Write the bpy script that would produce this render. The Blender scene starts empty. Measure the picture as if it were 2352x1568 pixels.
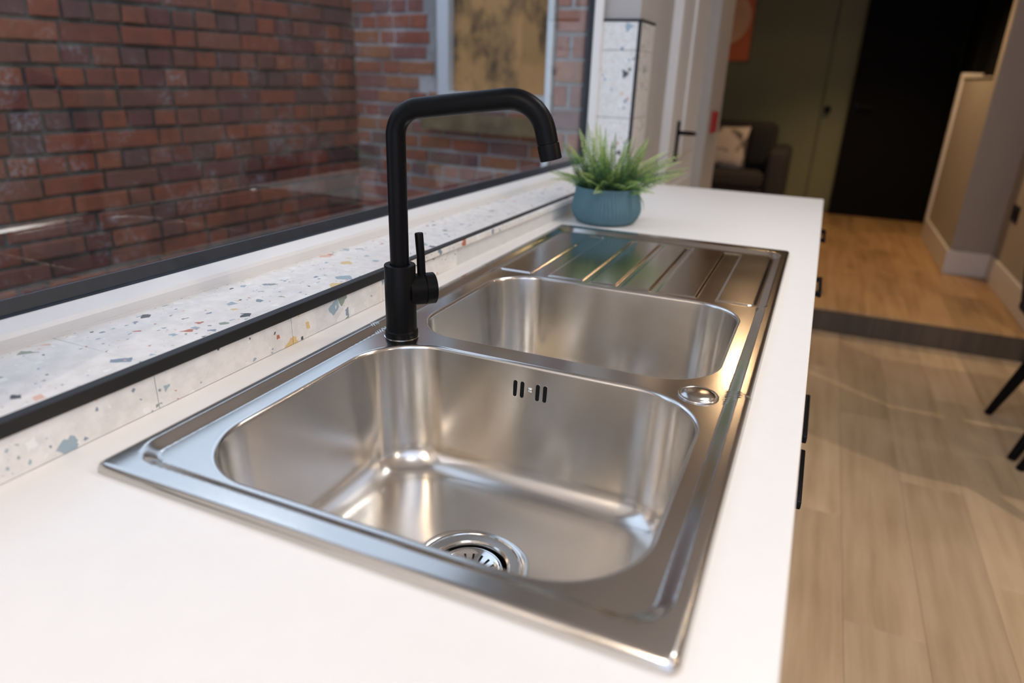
import bpy, bmesh, math, random
import numpy as np
from mathutils import Vector, Matrix

rnd = random.Random(7)
S = bpy.context.scene
COL = S.collection
ZC = 0.9            # worktop height above the floor; coordinates below are written with z = 0 on the worktop

# ------------------------------------------------------------------ camera
cam_d = bpy.data.cameras.new('camera')
cam = bpy.data.objects.new('camera', cam_d); COL.objects.link(cam)
Rt = Vector((0.91372873, 0.40515865, 0.03076152)); Dn = Vector((0.17475021, -0.3234968, -0.92995279)); Fw = Vector((-0.36682717, 0.85510016, -0.36638988))
mw = Matrix.Identity(4)
for i in range(3):
    mw[i][0] = Rt[i]; mw[i][1] = -Dn[i]; mw[i][2] = -Fw[i]
mw[0][3], mw[1][3], mw[2][3] = 0.5220236, -0.31680841, 0.32820347 + ZC
cam.matrix_world = mw
cam_d.sensor_width = 36.0
cam_d.lens = 1563.2 * 36.0 / 2352.0
cam_d.clip_start = 0.02
cam_d.dof.use_dof = True
cam_d.dof.focus_distance = 0.86
cam_d.dof.aperture_fstop = 2.9
S.camera = cam

# ------------------------------------------------------------------ world (overcast sky) and lights
W = bpy.data.worlds.new('overcast_sky'); S.world = W
W.use_nodes = True
bg = W.node_tree.nodes['Background']
bg.inputs['Color'].default_value = (0.64, 0.745, 1.0, 1)
bg.inputs['Strength'].default_value = 2.1

def area(name, loc, rot, sx, sy, power=0, color=(1, 1, 1), portal=False):
    d = bpy.data.lights.new(name, 'AREA'); d.shape = 'RECTANGLE'; d.size = sx; d.size_y = sy
    d.energy = power; d.color = color
    o = bpy.data.objects.new(name, d); COL.objects.link(o)
    o.location = (loc[0], loc[1], loc[2] + ZC); o.rotation_euler = rot
    if portal: d.cycles.is_portal = True
    return o
# portals only guide the sky's own light through the openings
area('window_portal', (-0.30, 0.92, 0.65), (0, math.radians(-90), 0), 1.25, 2.1, portal=True)
area('added_rooflight_portal', (1.65, -1.45, 1.52), (0, 0, 0), 2.2, 1.4, portal=True)
area('patio_portal', (1.7, -2.42, 0.25), (math.radians(90), 0, 0), 2.9, 2.3, portal=True)
# two unseen area fills under the ceiling, added to brighten the worktop
for py, pw in ((-0.55, 2), (1.15, 12)): area('worktop_fill', (0.88, py, 1.485), (0, 0, 0), 0.5, 0.5, pw, (0.97, 0.98, 1.0))

def spot(name, loc, power, color, angle=110, blend=0.6, radius=0.035, target=None):
    d = bpy.data.lights.new(name, 'SPOT'); d.energy = power; d.color = color
    d.spot_size = math.radians(angle); d.spot_blend = blend; d.shadow_soft_size = radius
    o = bpy.data.objects.new(name, d); COL.objects.link(o)
    o.location = (loc[0], loc[1], loc[2] + ZC)
    if target is not None:
        v = Vector(target) - Vector(loc); o.rotation_euler = v.to_track_quat('-Z', 'Y').to_euler()
    return o
WARM = (1.0, 0.82, 0.62)
for i, (x, y, p) in enumerate([(2.9, 1.05, 115), (2.9, -0.9, 55), (1.9, 2.3, 10), (0.40, -1.15, 15), (0.42, -1.8, 62)]):
    spot('kitchen_spot_and_fill', (x, y, 1.47), p, WARM, angle=150, blend=0.5)  # last two are unseen, added to brighten the wall mirrored in the bowls
spot('hall_downlight', (0.25, 4.05, 1.47), 9, (1.0, 0.66, 0.36), angle=152, blend=0.1, radius=0.05)
spot('hall_downlight', (0.78, 5.1, 1.47), 82, (1.0, 0.66, 0.34))

S.view_settings.view_transform = 'Standard'
S.view_settings.look = 'None'
S.view_settings.gamma = 1.0
S.view_settings.use_curve_mapping = False
S.view_settings.exposure = -0.03

# ------------------------------------------------------------------ mesh helpers
class MB:
    def __init__(s): s.v = []; s.f = []; s.c = None
    def add(s, vs, fs):
        k = len(s.v); s.v += [tuple(p) for p in vs]; s.f += [tuple(i + k for i in f) for f in fs]; return s
    def box(s, x0, x1, y0, y1, z0, z1):
        return s.add([(x0,y0,z0),(x1,y0,z0),(x1,y1,z0),(x0,y1,z0),(x0,y0,z1),(x1,y0,z1),(x1,y1,z1),(x0,y1,z1)],
                     [(0,3,2,1),(4,5,6,7),(0,1,5,4),(1,2,6,5),(2,3,7,6),(3,0,4,7)])
    def bbox(s, x0, x1, y0, y1, z0, z1, b, seg=2, mat=None):
        bm = bmesh.new(); bmesh.ops.create_cube(bm, size=1)
        for v in bm.verts: v.co = Vector(((x0+x1)/2 + v.co.x*(x1-x0), (y0+y1)/2 + v.co.y*(y1-y0), (z0+z1)/2 + v.co.z*(z1-z0)))
        bmesh.ops.bevel(bm, geom=list(bm.edges), offset=b, segments=seg, profile=0.5, affect='EDGES')
        if mat is not None: bmesh.ops.transform(bm, matrix=mat, verts=list(bm.verts))
        bm.verts.index_update()
        s.add([v.co.copy() for v in bm.verts], [[v.index for v in f.verts] for f in bm.faces]); bm.free(); return s
    def lathe(s, prof, c=(0,0,0), n=48, ax=None, rmod=None, cap0=True, cap1=True):
        """prof: (r, h) list; ax: direction of the axis"""
        az = Vector(ax).normalized() if ax is not None else Vector((0,0,1))
        q = az.to_track_quat('Z', 'Y').to_matrix() if ax is not None else Matrix.Identity(3)
        c = Vector(c); vs = []; fs = []
        for (r, h) in prof:
            for j in range(n):
                a = 2*math.pi*j/n; rr = r*(rmod(a, h) if rmod else 1)
                vs.append(c + q @ Vector((rr*math.cos(a), rr*math.sin(a), h)))
        for i in range(len(prof)-1):
            for j in range(n):
                k = (j+1) % n; fs.append((i*n+j, i*n+k, (i+1)*n+k, (i+1)*n+j))
        if cap0: fs.append(tuple(range(n-1, -1, -1)))
        if cap1: fs.append(tuple((len(prof)-1)*n + j for j in range(n)))
        return s.add(vs, fs)
    def tube(s, pts, rad, n=16, cap=True):
        pts = [Vector(p) for p in pts]; m = len(pts)
        R = rad if hasattr(rad, '__len__') else [rad]*m
        t0 = (pts[1]-pts[0]).normalized(); u = t0.orthogonal().normalized(); vs = []; fs = []
        for i in range(m):
            t = (pts[min(i+1, m-1)] - pts[max(i-1, 0)]).normalized()
            u = (u - t*u.dot(t)).normalized(); w = t.cross(u)
            for j in range(n):
                a = 2*math.pi*j/n; vs.append(pts[i] + (u*math.cos(a) + w*math.sin(a))*R[i])
        for i in range(m-1):
            for j in range(n):
                k = (j+1) % n; fs.append((i*n+j, i*n+k, (i+1)*n+k, (i+1)*n+j))
        if cap: fs.append(tuple(range(n-1, -1, -1))); fs.append(tuple((m-1)*n + j for j in range(n)))
        return s.add(vs, fs)
    def xf(s, M):
        s.v = [tuple(M @ Vector(p)) for p in s.v]; return s
    def prism(s, poly, axis, a0, a1):
        """poly 2D points extruded along axis ('x','y','z') from a0 to a1"""
        n = len(poly)
        def P(p, a):
            return {'y': (p[0], a, p[1]), 'x': (a, p[0], p[1]), 'z': (p[0], p[1], a)}[axis]
        vs = [P(p, a0) for p in poly] + [P(p, a1) for p in poly]
        fs = [tuple(range(n)), tuple(range(2*n-1, n-1, -1))] + [(i, i+n, (i+1) % n + n, (i+1) % n) for i in range(n)]
        return s.add(vs, fs)

def rootloc(o):
    p = Vector((0,0,0))
    while o is not None: p += o.location; o = o.parent
    return p

def smooth(me, ang=None):
    me.polygons.foreach_set('use_smooth', [True]*len(me.polygons))
    if ang is not None:
        try: me.set_sharp_from_angle(angle=math.radians(ang))
        except Exception: pass

def obj(name, mb, mat, parent=None, sm=None, loc=None, kind=None, fixn=True):
    """One mesh object. Vertices are given in scene coordinates and moved to the object's own origin."""
    me = bpy.data.meshes.new(name)
    base = rootloc(parent) if parent is not None else Vector((0,0,0))
    off = base + (Vector(loc) if loc is not None else Vector((0,0,0)))
    if parent is None and loc is None:
        vv = np.array(mb.v); off = Vector(((vv[:,0].min()+vv[:,0].max())/2, (vv[:,1].min()+vv[:,1].max())/2, vv[:,2].min()))
    me.from_pydata([(p[0]-off.x, p[1]-off.y, p[2]-off.z) for p in mb.v], [], mb.f)
    if fixn:
        bm = bmesh.new(); bm.from_mesh(me); bmesh.ops.recalc_face_normals(bm, faces=bm.faces); bm.to_mesh(me); bm.free()
    if sm is not None: smooth(me, sm if sm > 0 else None)
    o = bpy.data.objects.new(name, me); COL.objects.link(o)
    if parent is not None:
        o.parent = parent; o.location = off - base
    else: o.location = off
    if mat is not None: me.materials.append(mat)
    if kind: o['kind'] = kind
    return o

def thing(name, label, cat, loc, rz=0, group=None):
    o = bpy.data.objects.new(name, None); COL.objects.link(o)
    o.empty_display_size = 0.05
    o.location = loc; o.rotation_euler = (0, 0, rz); o['label'] = label; o['category'] = cat
    if group: o['group'] = group
    return o
def tag(o, label, cat, group=None):
    o['label'] = label; o['category'] = cat
    if group: o['group'] = group
    return o
def structure(name, loc=(0,0,0)):
    o = bpy.data.objects.new(name, None); COL.objects.link(o); o.location = loc; o['kind'] = 'structure'; o.empty_display_size = 0.05
    return o
def inst(me, name, parent, loc, rot=(0,0,0), scl=(1,1,1)):
    o = bpy.data.objects.new(name, me); COL.objects.link(o); o.parent = parent
    o.location = Vector(loc) - rootloc(parent); o.rotation_euler = rot; o.scale = scl
    return o

# ------------------------------------------------------------------ materials
class NT:
    def __init__(s, name):
        s.m = bpy.data.materials.new(name); s.m.use_nodes = True; s.t = s.m.node_tree
        s.p = s.t.nodes['Principled BSDF']; s.out = s.t.nodes['Material Output']
    def n(s, typ, **kw):
        x = s.t.nodes.new(typ)
        for k, v in kw.items():
            if k == 'inp':
                for a, b in v.items():
                    if isinstance(b, bpy.types.NodeSocket): s.t.links.new(b, x.inputs[a])
                    else: x.inputs[a].default_value = b
            else: setattr(x, k, v)
        return x
    def l(s, a, b): s.t.links.new(a, b)
    def pos(s, scale=(1,1,1), rot=(0,0,0)):
        g = s.n('ShaderNodeNewGeometry'); mp = s.n('ShaderNodeMapping'); mp.inputs['Scale'].default_value = scale; mp.inputs['Rotation'].default_value = rot
        s.l(g.outputs['Position'], mp.inputs['Vector']); return mp.outputs['Vector']
    def oco(s, scale=(1,1,1)):
        g = s.n('ShaderNodeTexCoord'); mp = s.n('ShaderNodeMapping'); mp.inputs['Scale'].default_value = scale
        s.l(g.outputs['Object'], mp.inputs['Vector']); return mp.outputs['Vector']
    def noise(s, vec, scale, detail=3, rough=0.5):
        x = s.n('ShaderNodeTexNoise'); x.inputs['Scale'].default_value = scale; x.inputs['Detail'].default_value = detail; x.inputs['Roughness'].default_value = rough
        s.l(vec, x.inputs['Vector']); return x
    def ramp(s, fac, stops, interp='LINEAR'):
        r = s.n('ShaderNodeValToRGB'); e = r.color_ramp.elements; r.color_ramp.interpolation = interp
        while len(e) < len(stops): e.new(0.5)
        for i, (p, c) in enumerate(stops):
            e[i].position = p; e[i].color = (c[0], c[1], c[2], 1)
        s.l(fac, r.inputs['Fac']); return r.outputs['Color']
    def mix(s, fac, a, b, mode='MIX'):
        x = s.n('ShaderNodeMix', data_type='RGBA', blend_type=mode)
        for sock, val in ((x.inputs[0], fac), (x.inputs[6], a), (x.inputs[7], b)):
            if isinstance(val, bpy.types.NodeSocket): s.l(val, sock)
            elif isinstance(val, (int, float)): sock.default_value = val
            else: sock.default_value = (val[0], val[1], val[2], 1)
        return x.outputs[2]
    def math(s, op, a, b=None, clamp=False):
        x = s.n('ShaderNodeMath', operation=op); x.use_clamp = clamp
        for i, val in enumerate((a, b)):
            if val is None: continue
            if isinstance(val, bpy.types.NodeSocket): s.l(val, x.inputs[i])
            else: x.inputs[i].default_value = val
        return x.outputs[0]
    def bump(s, h, strength=0.2, dist=0.002):
        b = s.n('ShaderNodeBump'); b.inputs['Strength'].default_value = strength; b.inputs['Distance'].default_value = dist
        s.l(h, b.inputs['Height']); s.l(b.outputs['Normal'], s.p.inputs['Normal'])
    def set(s, **kw):
        for k, v in kw.items():
            k = k.replace('_', ' ')
            if isinstance(v, bpy.types.NodeSocket): s.l(v, s.p.inputs[k])
            elif isinstance(v, tuple): s.p.inputs[k].default_value = (v[0], v[1], v[2], 1)
            else: s.p.inputs[k].default_value = v
        return s

def plain(name, col, rough=0.5, metal=0.0, noise=0.04, nscale=40, spec=0.5, bump=0.0):
    t = NT(name); v = t.pos(); nz = t.noise(v, nscale)
    c = t.ramp(nz.outputs['Fac'], [(0.3, tuple(x*(1-noise) for x in col)), (0.7, tuple(min(1, x*(1+noise)) for x in col))])
    t.set(Base_Color=c, Roughness=rough, Metallic=metal); t.p.inputs['Specular IOR Level'].default_value = spec
    if bump: t.bump(nz.outputs['Fac'], bump, 0.001)
    return t.m

def steel(name, rough=0.26, col=(0.57, 0.545, 0.51), grain=(14, 700, 700), amt=0.05, bump=0.0, aniso=0.0):
    t = NT(name); v = t.pos(scale=grain)
    n1 = t.noise(v, 1.0, 3, 0.6); n2 = t.noise(t.pos(), 9, 4, 0.6)
    r = t.math('ADD', t.math('MULTIPLY', n1.outputs['Fac'], amt), rough - amt/2)
    r = t.math('ADD', r, t.math('MULTIPLY', t.math('SUBTRACT', n2.outputs['Fac'], 0.5), 0.10))
    c = t.mix(n2.outputs['Fac'], tuple(x*0.96 for x in col), tuple(min(1, x*1.04) for x in col))
    t.set(Base_Color=c, Metallic=1.0, Roughness=r)
    if aniso:
        t.p.inputs['Anisotropic Rotation'].default_value = 0.25
        tg = t.n('ShaderNodeTangent', direction_type='RADIAL', axis='Z'); t.l(tg.outputs[0], t.p.inputs['Tangent']); t.p.inputs['Anisotropic'].default_value = aniso
    if bump: t.bump(n1.outputs['Fac'], bump, 0.0004)
    return t.m

def terrazzo(name, base=(0.76, 0.75, 0.73), rough=0.28):
    t = NT(name)
    pos = t.pos()
    d = t.noise(pos, 60, 2)
    dis = t.n('ShaderNodeMix', data_type='VECTOR'); dis.inputs[0].default_value = 0.010
    t.l(pos, dis.inputs[4]); t.l(d.outputs['Color'], dis.inputs[5]); vec = dis.outputs[1]
    cl = t.noise(pos, 55, 4, 0.6)
    col = t.ramp(cl.outputs['Fac'], [(0.38, tuple(x*0.93 for x in base)), (0.62, tuple(min(1, x*1.05) for x in base))])
    pal = [(0.0, (0.07, 0.08, 0.09)), (0.10, (0.32, 0.42, 0.48)), (0.30, (0.22, 0.28, 0.36)), (0.40, (0.48, 0.17, 0.10)), (0.48, (0.72, 0.46, 0.36)), (0.58, (0.70, 0.52, 0.24)), (0.65, (0.26, 0.32, 0.26)), (0.72, (0.84, 0.84, 0.82))]
    for sc, thr, size in ((38, 0.70, 0.38), (75, 0.72, 0.36), (170, 0.70, 0.30)):
        v = t.n('ShaderNodeTexVoronoi', distance='CHEBYCHEV'); v.inputs['Scale'].default_value = sc; v.inputs['Randomness'].default_value = 0.95
        mp = t.n('ShaderNodeMapping'); mp.inputs['Rotation'].default_value = (0.4 + sc, 0.7, 0.5 + sc*0.1); t.l(vec, mp.inputs['Vector']); t.l(mp.outputs['Vector'], v.inputs['Vector'])
        sep = t.n('ShaderNodeSeparateColor'); t.l(v.outputs['Color'], sep.inputs['Color'])
        rad = t.math('MULTIPLY', t.math('SUBTRACT', sep.outputs[0], thr), size/(1-thr))
        mask = t.math('LESS_THAN', v.outputs['Distance'], rad)
        col = t.mix(mask, col, t.ramp(sep.outputs[1], pal, 'CONSTANT'))
    t.set(Base_Color=col, Roughness=rough)
    return t.m

def oak(name, c0, c1, c2, rough=0.42):
    t = NT(name)
    oi = t.n('ShaderNodeObjectInfo'); pos = t.pos()
    add = t.n('ShaderNodeVectorMath', operation='ADD'); sc = t.n('ShaderNodeVectorMath', operation='SCALE'); sc.inputs['Scale'].default_value = 1.0
    cmb = t.n('ShaderNodeCombineXYZ'); t.l(t.math('MULTIPLY', oi.outputs['Random'], 37.0), cmb.inputs[0]); t.l(t.math('MULTIPLY', oi.outputs['Random'], 11.0), cmb.inputs[1])
    t.l(pos, add.inputs[0]); t.l(cmb.outputs[0], add.inputs[1])
    mp = t.n('ShaderNodeMapping'); mp.inputs['Scale'].default_value = (26, 1.6, 1); t.l(add.outputs[0], mp.inputs['Vector'])
    g = t.noise(mp.outputs['Vector'], 1.0, 5, 0.62)
    mp2 = t.n('ShaderNodeMapping'); mp2.inputs['Scale'].default_value = (5, 2.2, 1); t.l(add.outputs[0], mp2.inputs['Vector'])
    k = t.noise(mp2.outputs['Vector'], 1.0, 2, 0.5)
    f = t.math('ADD', t.math('MULTIPLY', g.outputs['Fac'], 0.6), t.math('MULTIPLY', k.outputs['Fac'], 0.4))
    c = t.ramp(f, [(0.33, c0), (0.5, c1), (0.68, c2)])
    br = t.math('ADD', t.math('MULTIPLY', oi.outputs['Random'], 0.34), 0.83)
    hs = t.n('ShaderNodeHueSaturation'); t.l(c, hs.inputs['Color']); t.l(br, hs.inputs['Value'])
    t.set(Base_Color=hs.outputs['Color'], Roughness=rough)
    t.bump(g.outputs['Fac'], 0.12, 0.001)
    return t.m

def brick_mat(name, cols, dirt=0.5, white=0.55):
    t = NT(name); oi = t.n('ShaderNodeObjectInfo'); pos = t.pos()
    c = t.ramp(oi.outputs['Random'], [(i/len(cols), k) for i, k in enumerate(cols)], 'CONSTANT')
    n1 = t.noise(pos, 28, 4, 0.6); n2 = t.noise(pos, 5, 4, 0.65); n3 = t.noise(pos, 70, 3, 0.6)
    c = t.mix(t.math('MULTIPLY', n1.outputs['Fac'], 0.7), c, (0.10, 0.04, 0.028))
    c = t.mix(t.math('MULTIPLY', t.ramp(n2.outputs['Fac'], [(0.50, (0,0,0)), (0.70, (1,1,1))]), dirt), c, (0.055, 0.045, 0.042))
    m = t.math('MULTIPLY', t.ramp(n2.outputs['Fac'], [(0.34, (1,1,1)), (0.47, (0,0,0))]), t.ramp(n3.outputs['Fac'], [(0.45, (0,0,0)), (0.62, (1,1,1))]))
    c = t.mix(t.math('MULTIPLY', m, white), c, (0.42, 0.42, 0.44))
    t.set(Base_Color=c, Roughness=0.9); t.bump(n3.outputs['Fac'], 0.5, 0.004)
    return t.m

def mortar_mat(name, c0, c1):
    t = NT(name); n2 = t.noise(t.pos(), 5, 4, 0.65); n3 = t.noise(t.pos(), 70, 3, 0.6)
    c = t.ramp(n2.outputs['Fac'], [(0.36, c1), (0.56, c0)]); c = t.mix(t.math('MULTIPLY', n3.outputs['Fac'], 0.5), c, c0)
    t.set(Base_Color=c, Roughness=0.95); t.bump(n3.outputs['Fac'], 0.6, 0.006); return t.m
M = {}
M['worktop'] = plain('white_laminate', (0.80, 0.79, 0.775), 0.38, noise=0.01)
M['steel'] = steel('brushed_steel', rough=0.17)
M['steel_bowl'] = steel('brushed_steel_bowl', rough=0.22, grain=(14, 14, 900), amt=0.06, col=(0.69, 0.66, 0.62), aniso=0.75)
M['steel_polished'] = steel('polished_steel', rough=0.12, col=(0.74, 0.73, 0.71), amt=0.03, bump=0)
M['black_metal'] = plain('matt_black_metal', (0.004, 0.004, 0.0045), 0.38, noise=0.1, spec=0.1)
M['black_trim'] = plain('black_edge_trim', (0.010, 0.010, 0.011), 0.45, spec=0.4)
M['slot_shade'] = plain('painted_slot_shade', (0.004, 0.004, 0.005), 0.6, spec=0.2)  # black colour paints in the shade inside the slots and waste well
M['terrazzo'] = terrazzo('terrazzo_tile', (0.77, 0.75, 0.725))
M['grout'] = plain('pale_grout', (0.62, 0.62, 0.61), 0.8)
M['upvc'] = plain('white_upvc', (0.74, 0.74, 0.74), 0.35, noise=0.01)
M['gasket'] = plain('dark_grey_gasket', (0.014, 0.020, 0.032), 0.45, noise=0.2, nscale=60)
M['plaster'] = plain('pale_grey_plaster', (0.44, 0.42, 0.40), 0.8, noise=0.03, nscale=8)
M['plaster_warm'] = plain('beige_plaster', (0.36, 0.31, 0.26), 0.8, noise=0.03, nscale=6)
M['white_paint'] = plain('white_wall_paint', (0.78, 0.76, 0.73), 0.8, noise=0.02, nscale=5)
M['ceiling'] = plain('ceiling_paint', (0.78, 0.76, 0.73), 0.85, noise=0.02, nscale=4)
M['skirting'] = plain('white_gloss_skirting', (0.66, 0.62, 0.58), 0.4, noise=0.01)
M['olive'] = plain('olive_green_paint', (0.17, 0.165, 0.085), 0.75, noise=0.04, nscale=4)
M['dark_wall'] = plain('near_black_paint', (0.004, 0.004, 0.004), 0.9, spec=0.1)
M['black_door'] = plain('black_door_paint', (0.005, 0.0045, 0.0045), 0.8, spec=0.1)
M['oak'] = oak('pale_oak_plank', (0.36, 0.255, 0.155), (0.46, 0.34, 0.22), (0.54, 0.42, 0.285))
M['oak_step'] = oak('golden_oak_plank', (0.26, 0.145, 0.06), (0.40, 0.24, 0.11), (0.48, 0.30, 0.15))
M['riser'] = oak('dark_oak_riser', (0.035, 0.025, 0.017), (0.06, 0.043, 0.030), (0.085, 0.062, 0.045))
M['subfloor'] = plain('dark_subfloor', (0.12, 0.08, 0.05), 0.8)
M['cabinet'] = plain('white_cabinet', (0.62, 0.61, 0.59), 0.4, noise=0.01)
M['brick'] = brick_mat('old_red_brick', [(0.36,0.092,0.048),(0.27,0.075,0.045),(0.40,0.12,0.058),(0.20,0.068,0.058),(0.31,0.105,0.062),(0.18,0.085,0.08),(0.38,0.095,0.042),(0.23,0.088,0.06)])
M['mortar'] = mortar_mat('old_mortar', (0.05, 0.046, 0.04), (0.22, 0.215, 0.19))
M['brick2'] = brick_mat('lighter_red_brick', [(0.50,0.155,0.085),(0.42,0.12,0.072),(0.36,0.14,0.115),(0.52,0.20,0.09),(0.28,0.14,0.135),(0.48,0.14,0.078)], dirt=0.3, white=0.4)
M['mortar2'] = mortar_mat('whitish_mortar', (0.30, 0.28, 0.27), (0.62, 0.60, 0.59))
M['paving'] = plain('damp_paving', (0.15, 0.14, 0.13), 0.7, noise=0.3, nscale=6)
M['pot'] = plain('teal_glaze', (0.075, 0.155, 0.19), 0.6, noise=0.05, spec=0.4)
M['soil'] = plain('dark_soil', (0.03, 0.018, 0.010), 0.95, noise=0.6, nscale=220, bump=0.8)
M['pebble'] = plain('white_pebble', (0.85, 0.85, 0.85), 0.4)
M['sofa'] = plain('charcoal_fabric', (0.03, 0.025, 0.024), 0.9, noise=0.15, nscale=300)
M['black_fabric'] = plain('black_fabric', (0.008, 0.008, 0.008), 0.95)
M['red'] = plain('red_plastic', (0.35, 0.012, 0.008), 0.4)
M['white'] = plain('white_plastic', (0.7, 0.7, 0.68), 0.4)
M['timber'] = plain('weathered_timber', (0.17, 0.12, 0.06), 0.8, noise=0.35, nscale=12)

def glass_mat():
    t = NT('window_glass'); t.t.nodes.remove(t.p)
    lw = t.n('ShaderNodeLayerWeight'); lw.inputs['Blend'].default_value = 0.5
    f = t.math('ADD', t.math('MULTIPLY', t.math('POWER', lw.outputs['Facing'], 5.0), 0.90), 0.05, clamp=True)
    tr = t.n('ShaderNodeBsdfTransparent'); tr.inputs['Color'].default_value = (0.90, 0.93, 0.92, 1)
    gl = t.n('ShaderNodeBsdfGlossy'); gl.inputs['Roughness'].default_value = 0.0
    mx = t.n('ShaderNodeMixShader'); t.l(f, mx.inputs[0]); t.l(tr.outputs[0], mx.inputs[1]); t.l(gl.outputs[0], mx.inputs[2])
    t.l(mx.outputs[0], t.out.inputs['Surface']); return t.m
M['glass'] = glass_mat()

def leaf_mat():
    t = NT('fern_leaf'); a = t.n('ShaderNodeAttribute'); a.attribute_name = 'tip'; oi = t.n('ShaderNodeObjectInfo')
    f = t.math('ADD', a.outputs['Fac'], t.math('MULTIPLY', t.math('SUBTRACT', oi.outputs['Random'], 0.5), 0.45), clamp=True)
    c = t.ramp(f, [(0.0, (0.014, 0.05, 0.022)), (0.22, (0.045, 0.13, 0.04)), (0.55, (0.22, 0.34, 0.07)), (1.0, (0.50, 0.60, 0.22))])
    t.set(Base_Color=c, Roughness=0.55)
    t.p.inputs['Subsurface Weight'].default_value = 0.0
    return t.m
M['leaf'] = leaf_mat()

def board_mat():
    t = NT('stained_plywood'); p = t.pos(); n1 = t.noise(t.pos(scale=(1, 1, 0.7)), 4.2, 5, 0.62); n2 = t.noise(t.pos(scale=(6, 6, 1)), 9, 4, 0.6)
    c = t.mix(n2.outputs['Fac'], (0.62, 0.33, 0.12), (0.47, 0.235, 0.08))
    c = t.mix(t.ramp(n1.outputs['Fac'], [(0.44, (0,0,0)), (0.58, (1,1,1))]), c, (0.05, 0.034, 0.02))
    t.set(Base_Color=c, Roughness=0.8); return t.m
M['board'] = board_mat()

def cushion_mat():
    t = NT('patterned_cushion'); n = t.noise(t.pos(), 7, 2, 0.4)
    c = t.ramp(n.outputs['Fac'], [(0.50, (0.42, 0.36, 0.32)), (0.56, (0.10, 0.085, 0.08))])
    t.set(Base_Color=c, Roughness=0.9); return t.m
M['cushion'] = cushion_mat()
M['art_orange'] = plain('orange_print', (0.62, 0.14, 0.03), 0.6, noise=0.06, nscale=12)
M['art_peach'] = plain('peach_print', (0.78, 0.44, 0.22), 0.6, noise=0.06, nscale=12)

# ================================================================== SETTING
# ---- ground floor, planks
floor = structure('floor', (1.5, 0.8, -0.9))
obj('subfloor', MB().box(-0.4, 3.7, -2.3, 3.52, -1.0, -0.915), M['subfloor'], floor)
PW, PL = 0.182, 1.25
def plank_mesh(name, w, l, mat):
    mb = MB().bbox(-w/2 + 0.0002, w/2 - 0.0002, -l/2 + 0.0003, l/2 - 0.0003, -0.014, 0.0, 0.0007, 1)
    me = bpy.data.meshes.new(name); me.from_pydata(mb.v, [], mb.f); me.materials.append(mat); return me
pm = plank_mesh('plank', PW, PL, M['oak'])
far = MB()
for ci in range(22):
    x = -0.32 + PW/2 + ci*PW
    off = (ci*0.47) % PL
    y = -2.2 - off
    while y < 3.48:
        y0, y1 = max(y, -2.2), min(y + PL, 3.478)
        if y1 - y0 > 0.02:
            if 0.42 < x < 1.95 and y1 > -0.4:
                inst(pm, 'plank', floor, (x, (y0+y1)/2, -0.9), scl=(1, (y1-y0)/PL, 1))
            else:
                far.box(x-PW/2+.0006, x+PW/2-.0006, y0+.0006, y1-.0006, -0.914, -0.9)
        y += PL
obj('far_planks', far, M['oak'], floor, kind='stuff')

# ---- raised hall floor with its riser
SZ = -0.77
hall = structure('floor', (0.5, 5.2, SZ))
obj('subfloor', MB().box(-2.6, 3.4, 3.505, 8.3, -1.0, SZ-0.015), M['subfloor'], hall)
pm2 = plank_mesh('plank', 0.20, PL, M['oak_step'])
far = MB()
for ci in range(22):
    x = -1.32 + 0.10 + ci*0.20
    y = 3.484 - (ci*0.53) % PL
    while y < 8.2:
        y0, y1 = max(y, 3.484), min(y + PL, 8.2)
        if y1 - y0 > 0.02:
            if 0.2 < x < 1.62 and y0 < 6.55:
                inst(pm2, 'plank', hall, (x, (y0+y1)/2, SZ), scl=(1, (y1-y0)/PL, 1))
            elif x > -1.3: far.box(x-.0994, x+.0994, y0+.0006, y1-.0006, SZ-0.014, SZ)
        y += PL
obj('far_planks', far, M['oak_step'], hall, kind='stuff')
t1 = structure('trim_1', (0.8, 3.49, -0.9))
obj('step_riser', MB().box(-0.30, 1.615, 3.482, 3.502, -0.9, SZ-0.015), M['riser'], t1)

# ---- window geometry
KS, KX = -0.0085, 0.0175
def sz(y): return 0.0505 + KS*y            # sill height
def fx(y): return -0.199 + KX*y            # inner face of the window frame
Y0, Y1 = -0.12, 1.925                      # window opening along y
# rotate-to-slope transform for ledge parts
def slope(mb):
    mb.v = [(x + KX*y, y, z + KS*y) for (x, y, z) in mb.v]; return mb
XF, ZS = -0.199, 0.0505                    # frame face / sill level in the unsloped frame

# ---- left wall (window opening between Y0 and Y1)
wl = structure('wall_left', (-0.2, 1.0, -0.9))
mb = MB()
mb.box(-0.32, -0.055, -2.3, Y1+0.02, -1.0, -0.004)           # below the ledge
obj('white_wall_panel', MB().box(-0.32, -0.050, -2.3, Y0, -0.004, 1.5), M['white_paint'], wl)   # before the window
mb.box(-0.32, -0.055, Y0, Y1+0.02, 1.24, 1.5)                # lintel
mb.box(-0.22, -0.055, Y1+0.012, 2.42, -1.0, 1.5)             # pier after the window
mb.box(-0.32, -0.055, 2.42, 3.17, 1.15, 1.5)                 # above the door
mb.box(-0.32, 0.0, 3.17, 3.60, -1.0, 1.5)                    # deep pier
obj('wall_panel', mb, M['plaster'], wl)
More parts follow.
